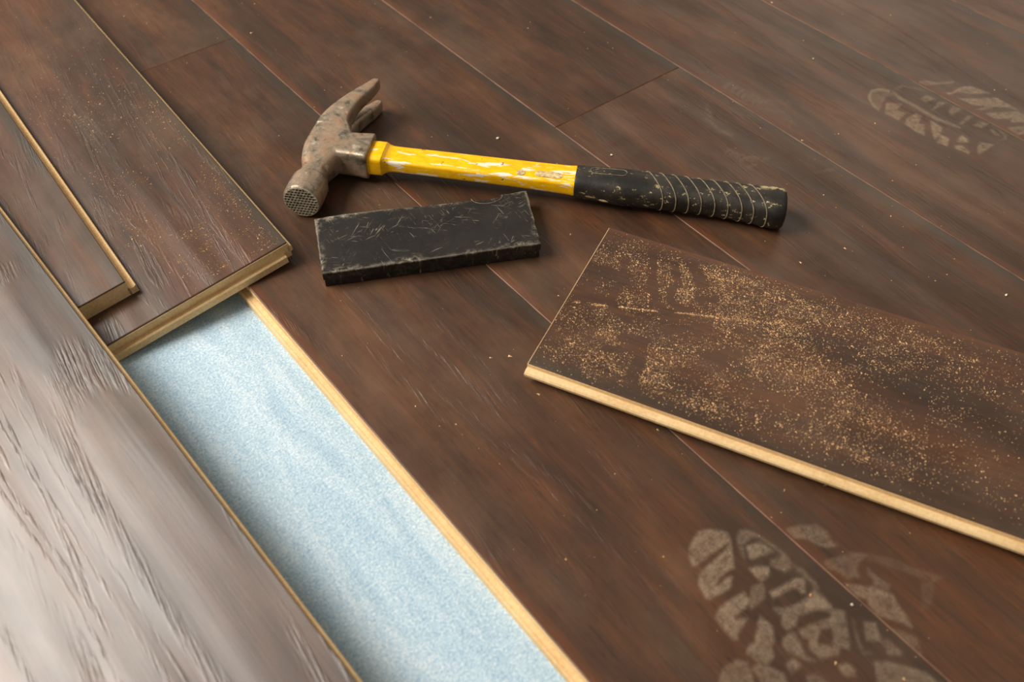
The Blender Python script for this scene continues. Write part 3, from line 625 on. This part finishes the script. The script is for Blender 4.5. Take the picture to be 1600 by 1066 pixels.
WIPES = [(0.035, [[-0.79, 0.16], [-0.674, 0.2], [-0.575, 0.192], [-0.507, 0.198], [-0.466, 0.234], [-0.431, 0.303]]), (0.035, [[-0.903, 0.265], [-0.689, 0.337], [-0.598, 0.393], [-0.542, 0.469], [-0.525, 0.506]]),
         (0.032, [[-0.872, 0.388], [-0.752, 0.445], [-0.696, 0.427], [-0.624, 0.448], [-0.6, 0.52]]), (0.054, [[-0.312, 0.332], [-0.346, 0.428]]), (0.038, [[-0.222, 0.289], [-0.28, 0.391]]),
         (0.051, [[-0.329, 0.415], [-0.207, 0.448], [-0.134, 0.445], [-0.042, 0.483]]), (0.058, [[-0.898, 0.469], [-0.79, 0.552]]), (0.084, [[-0.676, -0.031], [-0.675, 0.137]]),
         (0.065, [[-0.505, 0.031], [-0.496, 0.15]]), (0.038, [[-0.691, 0.568], [-0.729, 0.635]]), (0.046, [[-0.446, 0.502], [-0.493, 0.555]])]
RIDGES = [[[-0.432, 0.041], [-0.435, 0.069]], [[-0.451, 0.123], [-0.474, 0.187]], [[-0.49, 0.241], [-0.537, 0.411]], [[-0.566, 0.492], [-0.621, 0.675]], [[-0.621, 0.675], [-0.66, 0.818], [-0.716, 0.988]]]
q = np.stack([rng.uniform(-0.975, -0.01, 260000), rng.uniform(0.012, 2.6, 260000)], 1)
d = np.clip((fbm(q, 4.0, 1)-0.24)*2.8, 0, 1)*(0.35+0.8*np.clip((fbm(q, 16, 7)-0.35)*3.2, 0, 1))
x_, y_ = q[:, 0], q[:, 1]
fall = np.clip(1.1-0.85*np.maximum(y_-0.85, 0), 0.05, 1)
d = d*fall
band = np.exp(-((x_+0.80+0.05*(y_-0.3)-0.02)/0.11)**2)*np.clip(1.5-y_, 0, 1)
d = np.maximum(d, band*(0.3+0.6*fbm(q, 18, 3)))
d *= np.clip((-x_-0.02)/0.10, 0.12, 1)*np.clip((x_+0.985)/0.09, 0, 1)
for w_, pts in WIPES: d *= np.clip((seg_dist(q, pts)-w_*0.42)/0.014, 0.03, 1)
pos = q[rng.random(len(q)) < d*0.42]
rid = []
for k, pts in enumerate(RIDGES):
    P = np.array(pts)
    for a, b in zip(P[:-1], P[1:]):
        m_ = int(np.linalg.norm(b-a)*(1500 if k != 4 else 900)); t = rng.random(m_)[:, None]; rid.append(a+(b-a)*t+rng.normal(0, 0.0032+0.004*(k == 4), (m_, 2)))
rid = np.concatenate(rid)
keep = np.ones(len(rid), bool)
for w_, pts in WIPES[:3]: keep &= seg_dist(rid, pts) > w_*0.55
pos = np.concatenate([pos, rid[keep]])
sz = np.clip(rng.lognormal(math.log(0.00135), 0.5, len(pos)), 0.0007, 0.0055)
sawdust('sawdust', pos, T+0.0002, sz, frame(r_base, ux, uy, (0, 0, 1)), 'fine tan sawdust strewn and smeared over the askew plank at right')
# on the tilted plank
q = np.stack([rng.uniform(-0.97, -0.02, 90000), rng.uniform(0.02, 3.2, 90000)], 1)
d = np.clip((fbm(q, 3.2, 21)-0.28)*3.0, 0, 1)*(0.2+np.clip((fbm(q, 15, 25)-0.4)*4, 0, 1))*np.clip(1.15-0.42*q[:, 1], 0.05, 1)
d *= np.clip((q[:, 0]+0.72)/0.25, 0.08, 1)
d *= np.clip((seg_dist(q, [[-0.285, 0.95], [-0.30, 0.70], [-0.315, 0.46]])-0.03)/0.03, 0.04, 1)
ok = ~((q[:, 0] < -0.69) & (q[:, 1] > 0.20)); d *= ok
pos = q[rng.random(len(q)) < d*0.36]
sz = np.clip(rng.lognormal(math.log(0.0014), 0.5, len(pos)), 0.0007, 0.006)
sawdust('sawdust', pos, T+0.0002, sz, frame(base, ax, ay, an), 'tan sawdust scattered over the tilted loose plank at left')
# thin scatter on the laid floor
q = np.stack([rng.uniform(0.05, 5.4, 6000), rng.uniform(0.2, 6.6, 6000)], 1)
d = 0.16*np.clip((fbm(q, 1.3, 31)-0.3)*3, 0.1, 1)
pos = q[rng.random(len(q)) < d]
sz = np.clip(rng.lognormal(math.log(0.0022), 0.5, len(pos)), 0.001, 0.008)
sawdust('sawdust', pos, 0.0003, sz, Matrix.Identity(4), 'sparse specks of sawdust sprinkled over the laid dark floor')
# bigger crumbs
def crumb(x, y, r, label, seed, mat='crumb'):
    r_ = random.Random(seed); bm = bmesh.new(); bmesh.ops.create_icosphere(bm, subdivisions=1, radius=r*W)
    for v_ in bm.verts: v_.co *= r_.uniform(0.7, 1.25); v_.co.z = max(v_.co.z*0.8, -0.5*r*W)
    me = bpy.data.meshes.new('crumb'); bm.to_mesh(me); bm.free(); me.materials.append(M[mat])
    o = bpy.data.objects.new('crumb', me); col.objects.link(o); o.location = (x*W, y*W, 0.5*r*W)
    tag(o, label, 'crumb')
crumb(1.675, 3.628, 0.0095, 'white crumb on the floor beyond the middle of the yellow handle', 1)
crumb(2.079, 3.114, 0.0075, 'white crumb on the floor beyond the start of the black grip', 2)
crumb(2.843, 1.124, 0.0075, 'pale crumb on the floor near the right edge beyond the askew plank', 3)
crumb(0.965, 0.550, 0.0058, 'small white crumb inside the large shoe print beside the seam', 4)
crumb(0.875, 0.670, 0.0052, 'orange tinted crumb inside the large shoe print', 5, 'chip')
crumb(3.714, 3.054, 0.006, 'lone crumb on the floor at the upper right near a seam', 6)
